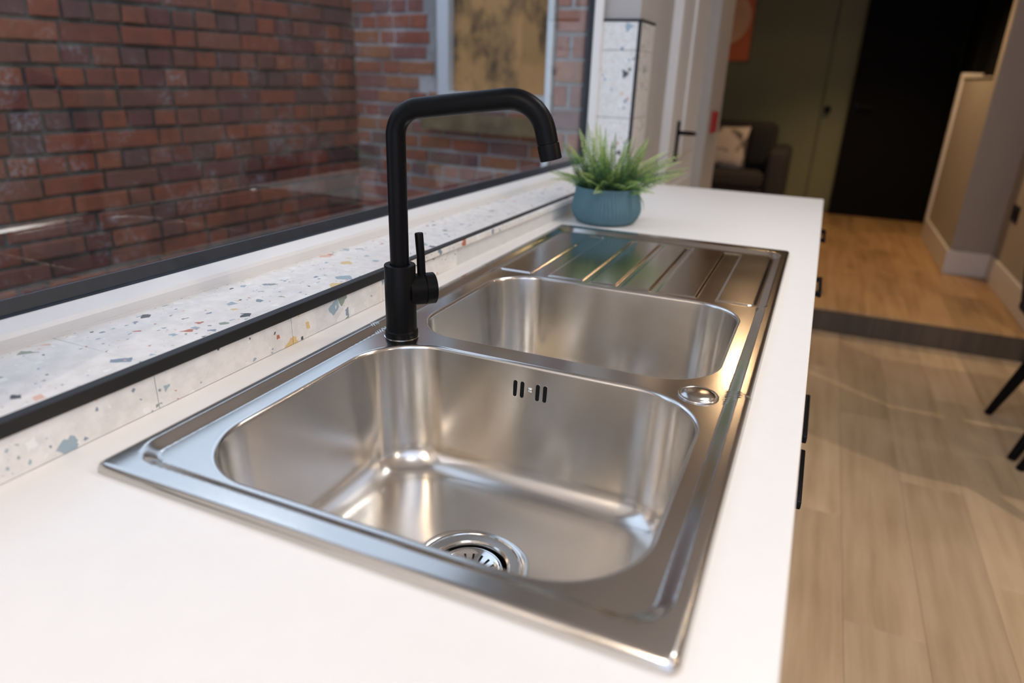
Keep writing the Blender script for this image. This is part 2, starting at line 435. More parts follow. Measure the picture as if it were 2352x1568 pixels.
# bed under the sill tiles
mb = MB().box(-0.24, -0.060, Y0, Y1+0.01, -0.004, 0.040)
obj('sill_bed', slope(mb), M['grout'], wl)
TJ = [-0.892 + 0.2*k for k in range(14)] + [Y1]
for i in range(len(TJ)-1):
    a, b = TJ[i] + 0.0004, TJ[i+1] - 0.0004
    ya = max(a, Y0)
    mb = MB().bbox(-0.245, -0.0545, ya, b, 0.0405, ZS, 0.0004, 1)
    obj('tile', slope(mb), M['terrazzo'], wl)
for i in range(len(TJ)-1):
    a, b = TJ[i] + 0.0004, TJ[i+1] - 0.0004
    ya = max(a, Y0)
    mb = MB().bbox(-0.0545, -0.047, ya, b, 0.0005, 0.0385, 0.0004, 1)
    mb.v = [(x, y, z if z < 0.02 else z + KS*y) for (x, y, z) in mb.v]
    obj('tile', mb, M['terrazzo'], wl)
# reveal at the far end of the window and the wall just after it
zj = [0.036, 0.205, 0.405, 0.487]
for i in range(3):
    obj('tile', MB().bbox(-0.20, -0.0545, Y1, Y1+0.011, zj[i]+0.0008, zj[i+1]-0.0008, 0.0006, 1), M['terrazzo'], wl)
zj = [0.001, 0.205, 0.405, 0.487]
for i in range(3):
    obj('tile', MB().bbox(-0.0545, -0.047, Y1+0.006, 2.112, zj[i]+0.0008, zj[i+1]-0.0008, 0.0006, 1), M['terrazzo'], wl)
t2 = structure('trim_2', (-0.05, 0.5, 0.03))
mb = MB().bbox(-0.0575, -0.0445, Y0, Y1, 0.0385, 0.0525, 0.0012, 2)
mb.v = [(x, y, z + KS*y) for (x, y, z) in mb.v]
obj('edge_strip', mb, M['black_trim'], t2)
t3 = structure('trim_3', (-0.05, Y1, 0.03))
mb = MB().bbox(-0.0555, -0.0460, Y1-0.0015, Y1+0.0075, 0.03, 0.494, 0.0012, 2)
obj('edge_strip', mb, M['black_trim'], t3)
t4 = structure('trim_4', (-0.05, Y1, 0.49))
mb = MB().bbox(-0.20, -0.0445, Y1-0.003, Y1+0.012, 0.487, 0.494, 0.001, 1); mb.bbox(-0.0575, -0.0445, Y1+0.008, 2.114, 0.487, 0.494, 0.001, 1)
obj('edge_strip', mb, M['black_trim'], t4)
t5 = structure('trim_5', (-0.2, 0.5, 0.04))
mb = MB().box(XF-0.002, XF+0.003, Y0, Y1, ZS, ZS+0.0025)
obj('sealant_bead', slope(mb), M['upvc'], t5)

# ---- window_1
w1 = structure('window_1', (-0.2, 0.5, 0.05))
prof = [(XF, ZS), (XF, ZS+0.012), (XF-0.003, ZS+0.0165), (XF-0.022, ZS+0.0255), (XF-0.026, ZS+0.0255), (XF-0.026, ZS-0.008), (XF, ZS-0.008)]
mb = MB().prism(prof, 'y', Y0, Y1); obj('bottom_rail', slope(mb), M['upvc'], w1)
prof = [(XF-0.024, ZS+0.0265), (XF-0.030, ZS+0.0275), (XF-0.036, ZS+0.041), (XF-0.040, ZS+0.041), (XF-0.040, ZS+0.02), (XF-0.024, ZS+0.02)]
mb = MB().prism(prof, 'y', Y0+0.02, Y1-0.03); obj('gasket', slope(mb), M['gasket'], w1)
# far stile (profile in plan)
xs = fx(Y1)
def stile(y, s):
    pr = [(xs+0.0, y), (xs+0.0, y-s*0.012), (xs-0.003, y-s*0.0165), (xs-0.022, y-s*0.0255), (xs-0.030, y-s*0.0255), (xs-0.030, y)]
    g = [(xs-0.023, y-s*0.0255), (xs-0.028, y-s*0.0275), (xs-0.036, y-s*0.036), (xs-0.040, y-s*0.036), (xs-0.040, y-s*0.02), (xs-0.023, y-s*0.02)]
    return MB().prism(pr, 'z', 0.03, 1.24), MB().prism(g, 'z', 0.055, 1.22)
a, b = stile(Y1, 1); obj('stile', a, M['upvc'], w1); obj('gasket', b, M['gasket'], w1)
a, b = stile(Y0, -1); dx_ = fx(Y0) - xs; a.v = [(x+dx_, y, z) for x, y, z in a.v]; b.v = [(x+dx_, y, z) for x, y, z in b.v]
obj('stile', a, M['upvc'], w1); obj('gasket', b, M['gasket'], w1)
mb = MB().box(XF-0.03, XF, Y0, Y1, 1.205, 1.24); mb.v = [(x+KX*y, y, z) for x, y, z in mb.v]; obj('top_rail', mb, M['upvc'], w1)
mb = MB().box(XF-0.040, XF-0.036, Y0+0.03, Y1-0.04, ZS+0.03, 1.215); mb.v = [(x+KX*y, y, z + (KS*y if z < 0.5 else 0)) for x, y, z in mb.v]
obj('pane', mb, M['glass'], w1)

# ---- outer brick reveal of the window
pier = MB()
mb = MB().box(-0.325, -0.226, Y1+0.016, Y1+0.24, -1.0, 1.5); obj('mortar_core', mb, M['mortar2'], wl)
for k in range(20):
    z0 = 0.006 + 0.075*k - 0.45
    if z0 > 1.3: break
    if k % 2 == 0: rows = [(-0.327, -0.224)]
    else: rows = [(-0.327, -0.28), (-0.27, -0.224)]
    for (x0, x1) in rows:
        obj('brick', MB().bbox(x0+0.004, x1, Y1+0.006+rnd.uniform(0, .003), Y1+0.1, z0, z0+0.063, 0.003, 1), M['brick2'], wl)
t6 = structure('trim_6', (-0.34, Y1, 0))
obj('corner_board', MB().bbox(-0.352, -0.330, Y1-0.005, Y1+0.12, -0.45, 1.4, 0.002, 1), M['upvc'], t6)

# ---- other walls and the ceiling
def wallbox(name, boxes, mat, loc=None):
    mb = MB()
    for b in boxes: mb.box(*b)
    o = obj(name, mb, mat, kind='structure'); return o
wallbox('wall_right', [(3.5, 3.6, -2.3, 3.45, -1.0, 1.5)], M['plaster_warm'])
wallbox('wall_back', [(-0.32, 0.25, -2.4, -2.3, -1.0, 1.5), (3.15, 3.6, -2.4, -2.3, -1.0, 1.5), (0.25, 3.15, -2.4, -2.3, 1.42, 1.5)], M['plaster_warm'])
wallbox('wall_front', [(1.60, 3.6, 3.45, 3.55, -1.0, 1.5)], M['plaster_warm'])
wallbox('wall_hall_right', [(1.60, 1.75, 3.55, 4.65, -1.0, 1.5), (1.37, 1.75, 4.65, 4.75, -1.0, 1.5)], M['plaster_warm'])
wallbox('wall_stair', [(1.37, 1.47, 4.75, 5.80, -1.0, 0.39)], M['plaster_warm'])
wallbox('wall_stair_back', [(1.48, 1.56, 4.75, 6.62, -1.0, 1.5), (1.42, 1.56, 5.82, 6.55, -1.0, 1.5)], M['dark_wall'])
wallbox('wall_far', [(-2.6, 0.435, 6.62, 6.75, -1.0, 1.5), (0.425, 1.6, 6.66, 6.75, -1.0, 1.5)], M['olive'])
wallbox('wall_living_left', [(-2.7, -2.6, 3.5, 6.75, -1.0, 1.5)], M['olive'])
wallbox('wall_living_near', [(-2.6, -0.32, 3.5, 3.6, -1.0, 1.5)], M['olive'])
# ceiling with an unseen rooflight opening, added to let in more daylight
wallbox('ceiling', [(-0.32, 0.55, -2.4, 3.6, 1.5, 1.6), (2.75, 3.6, -2.4, 3.6, 1.5, 1.6), (0.55, 2.75, -2.4, -2.15, 1.5, 1.6), (0.55, 2.75, -0.75, 3.6, 1.5, 1.6),
                    (-2.7, 3.6, 3.6, 8.3, 1.5, 1.6)], M['ceiling'])
# skirting boards
bs = structure('baseboard_right', (1.5, 4.5, SZ))
def skirt(parent, x0, x1, y0, y1, zb, h=0.145, mat=None):
    obj('skirting_board', MB().bbox(x0, x1, y0, y1, zb, zb+h, 0.004, 2), mat or M['skirting'], parent)
skirt(bs, 1.582, 1.600, 3.50, 4.65, SZ, 0.15)
skirt(bs, 1.352, 1.600, 4.632, 4.65, SZ, 0.15)
skirt(bs, 1.352, 1.370, 4.65, 5.80, SZ, 0.15)
bf = structure('baseboard_front', (2.5, 3.44, -0.9)); skirt(bf, 1.60, 3.5, 3.432, 3.45, -0.9, 0.14)
bl = structure('baseboard_far', (0.0, 6.6, SZ)); skirt(bl, -2.6, 0.425, 6.602, 6.62, SZ, 0.15, M['olive'])
t7 = structure('trim_7', (1.42, 5.3, 0.39)); obj('coping', MB().bbox(1.362, 1.478, 4.75, 5.80, 0.39, 0.400, 0.003, 2), M['plaster_warm'], t7)
t8 = structure('trim_8', (1.37, 5.8, SZ)); obj('end_post', MB().bbox(1.352, 1.49, 5.80, 5.87, SZ, 0.43, 0.006, 2), M['skirting'], t8)

# ---- door_1: white patio door in the left wall
d1 = structure('door_1', (-0.05, 2.8, -0.9))
obj('door_frame', MB().bbox(-0.10, -0.022, 2.42, 2.50, -0.9, 1.15, 0.003, 1).bbox(-0.10, -0.03, 2.42, 3.17, 1.08, 1.15, 0.003, 1), M['upvc'], d1)
obj('gasket', MB().box(-0.09, -0.048, 2.50, 2.585, -0.9, 1.08), M['gasket'], d1)
leaf = obj('door_leaf', MB().bbox(-0.10, -0.045, 2.585, 3.17, -0.88, 1.08, 0.003, 1), M['upvc'], d1)
obj('moulding', MB().bbox(-0.05, -0.036, 2.72, 3.10, -0.75, -0.1, 0.004, 1).bbox(-0.05, -0.036, 2.78, 3.10, 0.02, 0.95, 0.004, 1), M['upvc'], leaf)
mb = MB().bbox(-0.045, -0.036, 2.665, 2.700, 0.0, 0.165, 0.003, 2)
mb.tube([(-0.036, 2.683, 0.118), (0.004, 2.683, 0.118), (0.010, 2.70, 0.116), (0.010, 2.79, 0.110)], [0.009, 0.009, 0.009, 0.008], 12)
obj('door_handle', mb, M['black_metal'], d1, sm=40)

# ---- door_2: olive door beside it, door_3: tall black door
d2 = structure('door_2', (0.6, 6.64, SZ))
obj('door_leaf', MB().bbox(0.46, 1.2, 6.62, 6.658, SZ+0.01, 1.3, 0.003, 1), M['olive'], d2)
obj('door_knob', MB().lathe([(0.012, 0), (0.012, 0.03), (0.026, 0.036), (0.030, 0.05), (0.024, 0.062), (0.0, 0.066)], (0.505, 6.62, 0.118), 24, ax=(0, -1, 0), cap1=False), M['black_metal'], d2, sm=40)
d3 = structure('door_3', (1.05, 6.52, SZ))
obj('door_leaf', MB().bbox(0.672, 1.412, 6.50, 6.545, SZ+0.008, 1.35, 0.003, 1), M['black_door'], d3)
mb = MB().lathe([(0.026, 0), (0.026, 0.008)], (0.735, 6.50, 0.16), 20, ax=(0, -1, 0)); mb.tube([(0.735, 6.492, 0.16), (0.735, 6.455, 0.16), (0.75, 6.45, 0.16), (0.85, 6.45, 0.16)], 0.009, 10)
obj('door_handle', mb, M['black_metal'], d3, sm=40)

# ================================================================== OUTSIDE
O2 = Vector((-1.84, 2.94)); U1 = Vector((-0.12, -0.993)).normalized(); U2 = Vector((0.993, -0.12)).normalized()
def wp(u, v, z, U, N):           # wall frame -> scene
    p = O2 + U*u + N*v; return (p.x, p.y, z)
N1 = Vector((0.993, -0.12)).normalized(); N2 = Vector((-0.12, -0.993)).normalized()
def brick_wall(name, U, N, umax, zr, zvis, mat, mmat, seed, hole=None, ch=0.0755, uvis=None, label=None, ztop=1.12):
    r = random.Random(seed)
    root = thing(name, label, 'wall', (*(O2 + U*umax*0.5), -1.05))
    ang = math.atan2(U.y, U.x)
    core = MB()
    def slab(u0, u1, z0, z1):
        q = [wp(u0, -0.11, 0, U, N), wp(u1, -0.11, 0, U, N), wp(u1, -0.005, 0, U, N), wp(u0, -0.005, 0, U, N)]
        core.add([(x, y, z0) for x, y, _ in q] + [(x, y, z1) for x, y, _ in q], [(0,1,2,3),(4,5,6,7),(0,1,5,4),(1,2,6,5),(2,3,7,6),(3,0,4,7)])
    if hole:
        h0, h1, hz0, hz1 = hole
        slab(0, h0, -1.05, ztop); slab(h1, umax, -1.05, ztop); slab(h0, h1, -1.05, hz0)
        if hz1 < ztop: slab(h0, h1, hz1, ztop)
    else: slab(0, umax, -1.05, ztop)
    obj('mortar_bed', core, mmat, root)
    rest = MB(); nb = 0
    z = -1.05; k = 0
    while z < ztop - 0.05:
        u = -r.uniform(0, 0.2); head = r.random() < 0.35
        while u < umax:
            L = 0.107 if (head or r.random() < 0.22) else 0.222
            L *= r.uniform(0.95, 1.04)
            a, b = max(u, 0), min(u + L - 0.012, umax)
            zc = z + ch/2
            if b - a > 0.02 and not (hole and b > hole[0] and a < hole[1] and zc > hole[2] and zc < hole[3]):
                if hole and zc > hole[2] and zc < hole[3]:
                    pass
                zz0, zz1 = z + r.uniform(0, 0.003), z + ch - 0.013 + r.uniform(-0.002, 0.002)
                f = r.uniform(-0.004, 0.006)
                co = [(a, -0.1), (b, -0.1), (b, f + r.uniform(-.002, .002)), (a, f + r.uniform(-.002, .002))]
                j = lambda: r.uniform(-0.0022, 0.0022)
                vs = [wp(uu + (j() if vv > -0.05 else 0), vv, zz + j(), U, N) for zz in (zz0, zz1) for (uu, vv) in co]
                # chamfered front edge: add an inner front face
                fu0, fu1, fz0, fz1 = a + 0.004, b - 0.004, zz0 + 0.004, zz1 - 0.004
                vs += [wp(uu, f + 0.0035, zz, U, N) for (uu, zz) in ((fu0, fz0), (fu1, fz0), (fu1, fz1), (fu0, fz1))]
                fs = [(0,1,2,3), (4,7,6,5), (0,4,5,1), (1,5,6,2), (3,7,4,0), (3,2,9,8), (2,6,10,9), (6,7,11,10), (7,3,8,11), (8,9,10,11)]
                if zvis[0] < zc < zvis[1] and (uvis is None or uvis[0] < (a+b)/2 < uvis[1]) and nb < 298:
                    obj('brick', MB().add(vs, fs), mat, root, fixn=True); nb += 1
                else: rest.add(vs, fs)
            u += L
        z += ch; k += 1
    obj('outer_brickwork', rest, mat, root, kind='stuff')
    return root
brick_wall('garden_wall', U1, N1, 3.6, None, (-0.56, 0.66), M['brick'], M['mortar'], 3, uvis=(0, 2.1), label='dark old red brick garden wall facing the kitchen window')
HO = (0.553, 1.32, 0.205, 1.3)
brick_wall('outhouse_wall', U2, N2, 1.42, None, (-0.5, 0.66), M['brick2'], M['mortar2'], 5, hole=HO, ch=0.0715, label='lighter red brick outhouse wall with white joints, past the corner of the yard', ztop=1.5)

def wbox(mb, u0, u1, v0, v1, z0, z1):
    q = [wp(u0, v0, 0, U2, N2), wp(u1, v0, 0, U2, N2), wp(u1, v1, 0, U2, N2), wp(u0, v1, 0, U2, N2)]
    return mb.add([(x, y, z0) for x, y, _ in q] + [(x, y, z1) for x, y, _ in q], [(0,3,2,1),(4,5,6,7),(0,1,5,4),(1,2,6,5),(2,3,7,6),(3,0,4,7)])
bw = thing('boarded_window', 'white framed outhouse window closed off with stained plywood', 'window', wp(0.94, 0, 0.2, U2, N2))
mb = MB(); wbox(mb, 0.561, 0.628, -0.09, 0.025, 0.21, 1.29); wbox(mb, 0.628, 1.32, -0.09, 0.025, 0.21, 0.235); wbox(mb, 0.628, 1.32, -0.09, 0.025, 1.23, 1.29)
obj('window_frame', mb, M['upvc'], bw)
obj('plywood_sheet', wbox(MB(), 0.629, 1.318, -0.07, -0.02, 0.237, 1.228), M['board'], bw)
tl = obj('timber_ledge', wbox(MB(), 0.50, 1.40, 0.002, 0.09, 0.055, 0.135), M['timber'])
tag(tl, 'weathered brown timber ledge under the boarded outhouse window', 'ledge')
yard = obj('yard_paving', MB().box(-4.5, -0.32, -2.5, 3.2, -1.12, -1.05), M['paving'], kind='structure'); yard.name = 'floor'

# ================================================================== WORKTOP, SINK, TAP
SW, SL = 0.50, 1.163
XE = 0.554; CE = 1.985
mb = MB()
o_ = [(-0.0535, -1.1), (XE, -1.1), (XE, CE), (-0.0535, CE)]; i_ = [(0.022, 0.020), (0.478, 0.020), (0.478, SL-0.02), (0.022, SL-0.02)]
zt, zb = 0.0, -0.022; e = 0.0025
vs = []
def ring(r, z): 
    k = len(vs); vs.extend([(x, y, z) for x, y in r]); return k
def inset(r, d): return [(r[0][0]+d, r[0][1]+d), (r[1][0]-d, r[1][1]+d), (r[2][0]-d, r[2][1]-d), (r[3][0]+d, r[3][1]-d)]
R0 = ring(i_, zb); R1 = ring(i_, zt); R2 = ring(inset(o_, e), zt); R3 = ring(inset(o_, e*0.3), zt-e*0.3); R4 = ring(o_, zt-e); R5 = ring(o_, zb)
fs = []
for a, b in ((R0, R1), (R1, R2), (R2, R3), (R3, R4), (R4, R5), (R5, R0)):
    for k in range(4): fs.append((a+k, a+(k+1) % 4, b+(k+1) % 4, b+k))
wt = obj('worktop', MB().add(vs, fs), M['worktop'], loc=(0.25, 0.5, -0.022))
tag(wt, 'long plain white worktop running along the window', 'worktop')

# ---- sink
def sm01(t): t = np.clip(t, 0, 1); return t*t*(3-2*t)
def sd_rr(x, y, x0, x1, y0, y1, r):       # signed distance, positive inside
    cx, cy = (x0+x1)/2, (y0+y1)/2; hx, hy = (x1-x0)/2 - r, (y1-y0)/2 - r
    dx, dy = np.abs(x-cx)-hx, np.abs(y-cy)-hy
    return r - (np.hypot(np.maximum(dx, 0), np.maximum(dy, 0)) + np.minimum(np.maximum(dx, dy), 0))
ZR, ZP = 0.0090, 0.0020
PX = (0.031, 0.469); PY = (0.757, 1.110)
GR = [(0.094, 0.125), (0.189, 0.200), (0.247, 0.257), (0.304, 0.315), (0.379, 0.410)]
def H(x, y):
    do = sd_rr(x, y, 0, SW, 0, SL, 0.009)
    t = np.clip(do/0.0065, 0, 1); z = ZR*np.sqrt(np.clip(1-(1-t)**2, 0, 1))
    di = sd_rr(x, y, 0.0120, SW-0.0140, 0.0215, SL-0.030, 0.034)
    q = np.clip(di/0.0125, 0, 1)
    z = z - (ZR-ZP)*(0.15*sm01(q) + 0.85*q)*(t >= 1)
    pad = sd_rr(x, y, PX[0], PX[1], PY[0], PY[1], 0.012)
    for a, b in GR:
        g = -sd_rr(x, y, a, b, 0.70, 1.094, min(0.004, (b-a)*0.45)); pad = np.minimum(pad, g)
    return z + 0.0020*sm01((pad+0.0015)/0.0045)
def Hn(x, y):
    e = 0.0006
    gx = (H(x+e, y)-H(x-e, y))/(2*e); gy = (H(x, y+e)-H(x, y-e))/(2*e)
    gx = np.clip(gx, -6, 6); gy = np.clip(gy, -6, 6)
    n = np.stack([-gx, -gy, np.ones_like(gx)], -1); return n/np.linalg.norm(n, axis=-1, keepdims=True)
def fit_outer(x, y):                        # keep points inside the rounded outline of the sheet
    for _ in range(3):
        d = sd_rr(x, y, 0, SW, 0, SL, 0.009); e = 1e-5
        gx = (sd_rr(x+e, y, 0, SW, 0, SL, 0.009)-d)/e; gy = (sd_rr(x, y+e, 0, SW, 0, SL, 0.009)-d)/e
        m = d < 0; x = np.where(m, x-gx*d, x); y = np.where(m, y-gy*d, y)
    return x, y
BOWLS = [(0.045, 0.460, 0.038, 0.3865, 0.085, (0.0, 0.402)), (0.047, 0.457, 0.418, 0.7465, 0.076, (0.402, 0.7535))]
def angles(cx, cy, cell, n=480):
    a = list(np.linspace(0, 2*np.pi, n, endpoint=False))
    for X in (0, SW):
        for Y in cell: a.append(math.atan2(Y-cy, X-cx) % (2*np.pi))
    return np.array(sorted(set(np.round(a, 9))))
def ray_rr(cx, cy, th, x0, x1, y0, y1, r):
    lo = np.zeros_like(th); hi = np.full_like(th, 1.0)
    for _ in range(44):
        m = (lo+hi)/2; ins = sd_rr(cx+m*np.cos(th), cy+m*np.sin(th), x0, x1, y0, y1, r) > 0
        lo = np.where(ins, m, lo); hi = np.where(ins, hi, m)
    return lo
def ray_box(cx, cy, th, x0, x1, y0, y1):
    c, s = np.cos(th), np.sin(th); c = np.where(abs(c) < 1e-12, 1e-12, c); s = np.where(abs(s) < 1e-12, 1e-12, s)
    return np.minimum(np.maximum((x0-cx)/c, (x1-cx)/c), np.maximum((y0-cy)/s, (y1-cy)/s))
sink = thing('kitchen_sink', 'stainless steel double bowl sink with ribbed drainer, set in the white worktop', 'sink', (0.25, 0.58, 0.0))
dv, dn, df = [], [], []
def add_grid(P, Nn, closed):
    k = sum(len(a) for a in dv); m, n = P.shape[:2]
    dv.append(P.reshape(-1, 3)); dn.append(Nn.reshape(-1, 3))
    for i in range(m-1):
        for j in range(n if closed else n-1):
            j2 = (j+1) % n; df.append((k+i*n+j, k+(i+1)*n+j, k+(i+1)*n+j2, k+i*n+j2))
DR = (0.2525, 0.214)                        # drain of the near bowl
DR2 = (0.2525, 0.582)
BD = 0.166
bowl_obs = []
for bi, (x0, x1, y0, y1, R, cell) in enumerate(BOWLS):
    cx, cy = (x0+x1)/2, (y0+y1)/2; th = angles(cx, cy, cell); n = len(th)
    rb = ray_rr(cx, cy, th, x0, x1, y0, y1, R); rc = ray_box(cx, cy, th, 0, SW, *cell)
    # plain radial distribution, denser at the sheet edge
    s = np.concatenate([np.linspace(0, 0.72, 30), np.linspace(0.72, 1, 26)[1:]])
    rr = rb[None]*(1-s[:, None]) + rc[None]*s[:, None]
    X = cx + rr*np.cos(th); Y = cy + rr*np.sin(th); X, Y = fit_outer(X, Y)
    Z = H(X, Y); add_grid(np.stack([X, Y, Z], -1), Hn(X, Y), True)
    # the bowl itself
    zt0 = H(cx + rb*np.cos(th), cy + rb*np.sin(th))
    rf = 0.034; rt = 0.0045
    prof = []
    for a in np.linspace(0, math.pi/2, 8): prof.append((rt*math.sin(a), -rt*(1-math.cos(a))))
    zbt = -BD + rf
    o1 = 0.014
    for t in np.linspace(0, 1, 14)[1:]: prof.append((rt + (o1-rt)*t, -rt + (zbt+rt)*t))
    for a in np.linspace(0, math.pi/2, 14)[1:]: prof.append((o1 + rf*(1-math.cos(a)), zbt - rf*math.sin(a)))
    rings = []
    for (o, dz) in prof:
        r_ = ray_rr(cx, cy, th, x0+o, x1-o, y0+o, y1-o, max(R-o*0.8, 0.03))
        zz = zt0 + dz if dz > -0.006 else np.full_like(th, ZP + dz)
        rings.append(np.stack([cx + r_*np.cos(th), cy + r_*np.sin(th), zz], -1))
    last = rings[-1]; dc = (DR, DR2)[bi]; rd = 0.0570
    circ = np.stack([dc[0] + rd*np.cos(th), dc[1] + rd*np.sin(th), np.full_like(th, ZP-BD-0.0035)], -1)
    for t in np.linspace(0, 1, 14)[1:]:
        g = last*(1-t) + circ*t; g[:, 2] = ZP - BD - 0.0035*sm01(np.array(t)); rings.append(g)
    # pressed recess the strainer flange sits in
    for rr_, zz_ in ((0.0562, -0.0055), (0.044, -0.006)):
        rings.append(np.stack([dc[0]+rr_*np.cos(th), dc[1]+rr_*np.sin(th), np.full_like(th, ZP-BD+zz_)], -1))
    Pn = np.array(rings); mb = MB(); m = len(rings)
    mb.v = [tuple(p) for p in Pn.reshape(-1, 3)]
    mb.f = [(i*n+j, i*n+(j+1) % n, (i+1)*n+(j+1) % n, (i+1)*n+j) for i in range(m-1) for j in range(n)]
    bo = obj('bowl', mb, M['steel_bowl'], sink, sm=0, fixn=False, loc=(cx-0.25, cy-0.58, ZP-BD))
    me = bo.data
    if me.polygons[0].normal.z < 0 or True:
        # bowl surface must face inwards / upwards
        bm = bmesh.new(); bm.from_mesh(me); bm.faces.ensure_lookup_table()
        f = bm.faces[n*(m-3)]
        if f.normal.z < 0: bmesh.ops.reverse_faces(bm, faces=bm.faces)
        bm.to_mesh(me); bm.free()
    bowl_obs.append(bo)
# drainer end
gx = np.linspace(0, SW, 251); gy = np.linspace(0.7535, SL, 206)
gx = np.concatenate([np.linspace(0, 0.008, 9), gx[5:-5], np.linspace(SW-0.008, SW, 9)]); gy = np.concatenate([gy[:-5], np.linspace(SL-0.009, SL, 10)])
X, Y = np.meshgrid(gx, gy, indexing='ij'); X, Y = fit_outer(X, Y)
add_grid(np.stack([X, Y, H(X, Y)], -1), Hn(X, Y), False)
Pv = np.concatenate(dv); Nv = np.concatenate(dn)
base = Vector((0.25, 0.58, 0.0))
me = bpy.data.meshes.new('deck'); me.from_pydata([(p[0]-base.x, p[1]-base.y, p[2]) for p in Pv], [], df)
bm = bmesh.new(); bm.from_mesh(me)
for f in bm.faces:
    if f.normal.z < 0: f.normal_flip()
bm.to_mesh(me); bm.free()
me.polygons.foreach_set('use_smooth', [True]*len(me.polygons))
me.normals_split_custom_set_from_vertices([tuple(n) for n in Nv])
me.materials.append(M['steel'])
deck = bpy.data.objects.new('deck', me); COL.objects.link(deck); deck.parent = sink

# strainers
def strainer(dc):
    z0 = ZP - BD - 0.0035
    prof = [(0.0566, 0.0), (0.0570, 0.0012), (0.0562, 0.0022), (0.0545, 0.0018), (0.0535, 0.0004), (0.0445, -0.0006), (0.0430, 0.0004), (0.0412, -0.0012), (0.0398, -0.006), (0.0392, -0.012), (0.0385, -0.013)]
    fl = obj('waste_flange', MB().lathe(prof, (*dc, z0), 96, cap0=False, cap1=False), M['steel'], sink, sm=18)
    obj('well', MB().lathe([(0.0386, -0.009), (0.0378, -0.03), (0.0, -0.031)], (*dc, z0), 48, cap0=False, cap1=False), M['slot_shade'], fl, sm=40)
    ns = 18; mb = MB()
    prof = [(0.0364, -0.0070), (0.0368, -0.0045), (0.0358, -0.0034), (0.0336, -0.0036), (0.0300, -0.0056), (0.0280, -0.0070), (0.0135, -0.0110), (0.0115, -0.0108), (0.0105, -0.0070), (0.0085, -0.0050), (0.0, -0.0044)]
    bk = obj('strainer_basket', MB().lathe(prof, (*dc, z0), 90, cap0=False, cap1=False), M['steel_polished'], sink, sm=25)
    sl = MB()
    for k in range(ns):
        a = 2*math.pi*(k+0.3)/ns
        m4 = Matrix.Translation((dc[0], dc[1], z0)) @ Matrix.Rotation(a, 4, 'Z')
        t = MB(); r0, r1 = 0.0150, 0.0285; w = 0.00095; z_ = lambda r: -0.0110 + (r-0.0135)/(0.0145)*0.0040 + (0.0004 if r > 0.028 else 0)
        t.add([(r0, -w, z_(r0)+0.0003), (r1, -w*1.2, z_(r1)+0.0003), (r1, w*1.2, z_(r1)+0.0003), (r0, w, z_(r0)+0.0003),
               (r0, -w, z_(r0)-0.002), (r1, -w*1.2, z_(r1)-0.002), (r1, w*1.2, z_(r1)-0.002), (r0, w, z_(r0)-0.002)], [(0,1,2,3),(4,7,6,5),(0,4,5,1),(1,5,6,2),(2,6,7,3),(3,7,4,0)])
        t.xf(m4); o = obj('slot', t, M['slot_shade'], bk)  # black sliver with the slot's inner shade painted in
strainer(DR)
fl = obj('waste_flange', MB().lathe([(0.0566, 0), (0.0570, 0.0012), (0.0550, 0.0018), (0.0535, 0.0004), (0.043, 0.0), (0.039, -0.004), (0.036, -0.01), (0.0, -0.012)], (*DR2, ZP-BD-0.0035), 64, cap0=False, cap1=False), M['steel_polished'], sink, sm=50)
# overflow slots as black solids, their shade painted in, and a screw, on the far wall of the near bowl
yw = lambda z: 0.3865 - 0.0045 - 0.0095*((-z + ZP - 0.0045)/(BD-0.034-0.0045))
tilt = math.atan(0.0095/(BD-0.034-0.0045))
def capsule(x, zc, hw, hh, y0, y1, n=10):
    poly = []
    for k in range(n+1): a = math.pi*k/n; poly.append((x + hw*math.cos(a), zc + hh - hw + hw*math.sin(a)))
    for k in range(n+1): a = math.pi + math.pi*k/n; poly.append((x + hw*math.cos(a), zc - hh + hw + hw*math.sin(a)))
    return MB().prism(poly, 'y', y0, y1)
for xo in (0.2295, 0.2388, 0.2590, 0.2685):
    zc = -0.0305
    mb = capsule(xo, zc, 0.0025, 0.0105, -0.0006, 0.002)
    rim = capsule(xo, zc, 0.0029, 0.0109, -0.0003, 0.002)
    for q in (mb, rim): q.v = [(x, yw(z) + y, z) for x, y, z in q.v]
    so = obj('overflow_slot', mb, M['slot_shade'], sink)
    obj('slot_lip', rim, M['steel_polished'], so)
mb = MB().lathe([(0.0036, -0.001), (0.0036, 0.0006), (0.0028, 0.0016), (0.0012, 0.0020), (0.0, 0.0014)], (0.2490, yw(-0.029), -0.029), 24, ax=(0, -1, -tilt), cap1=False)
sc_ = obj('overflow_screw', mb, M['steel_polished'], sink, sm=40)
# round cover over the spare tap hole, front right
cv = [(0.0222, 0.0), (0.0226, 0.0008), (0.0220, 0.0018), (0.0210, 0.0021), (0.0200, 0.0014), (0.0190, 0.0012), (0.0180, 0.0020), (0.0150, 0.0036), (0.0120, 0.0042), (0.0, 0.0045)]
obj('tap_hole_cover', MB().lathe(cv, (0.4440, 0.3935, ZP), 64, cap0=True, cap1=False), M['steel'], sink, sm=60)

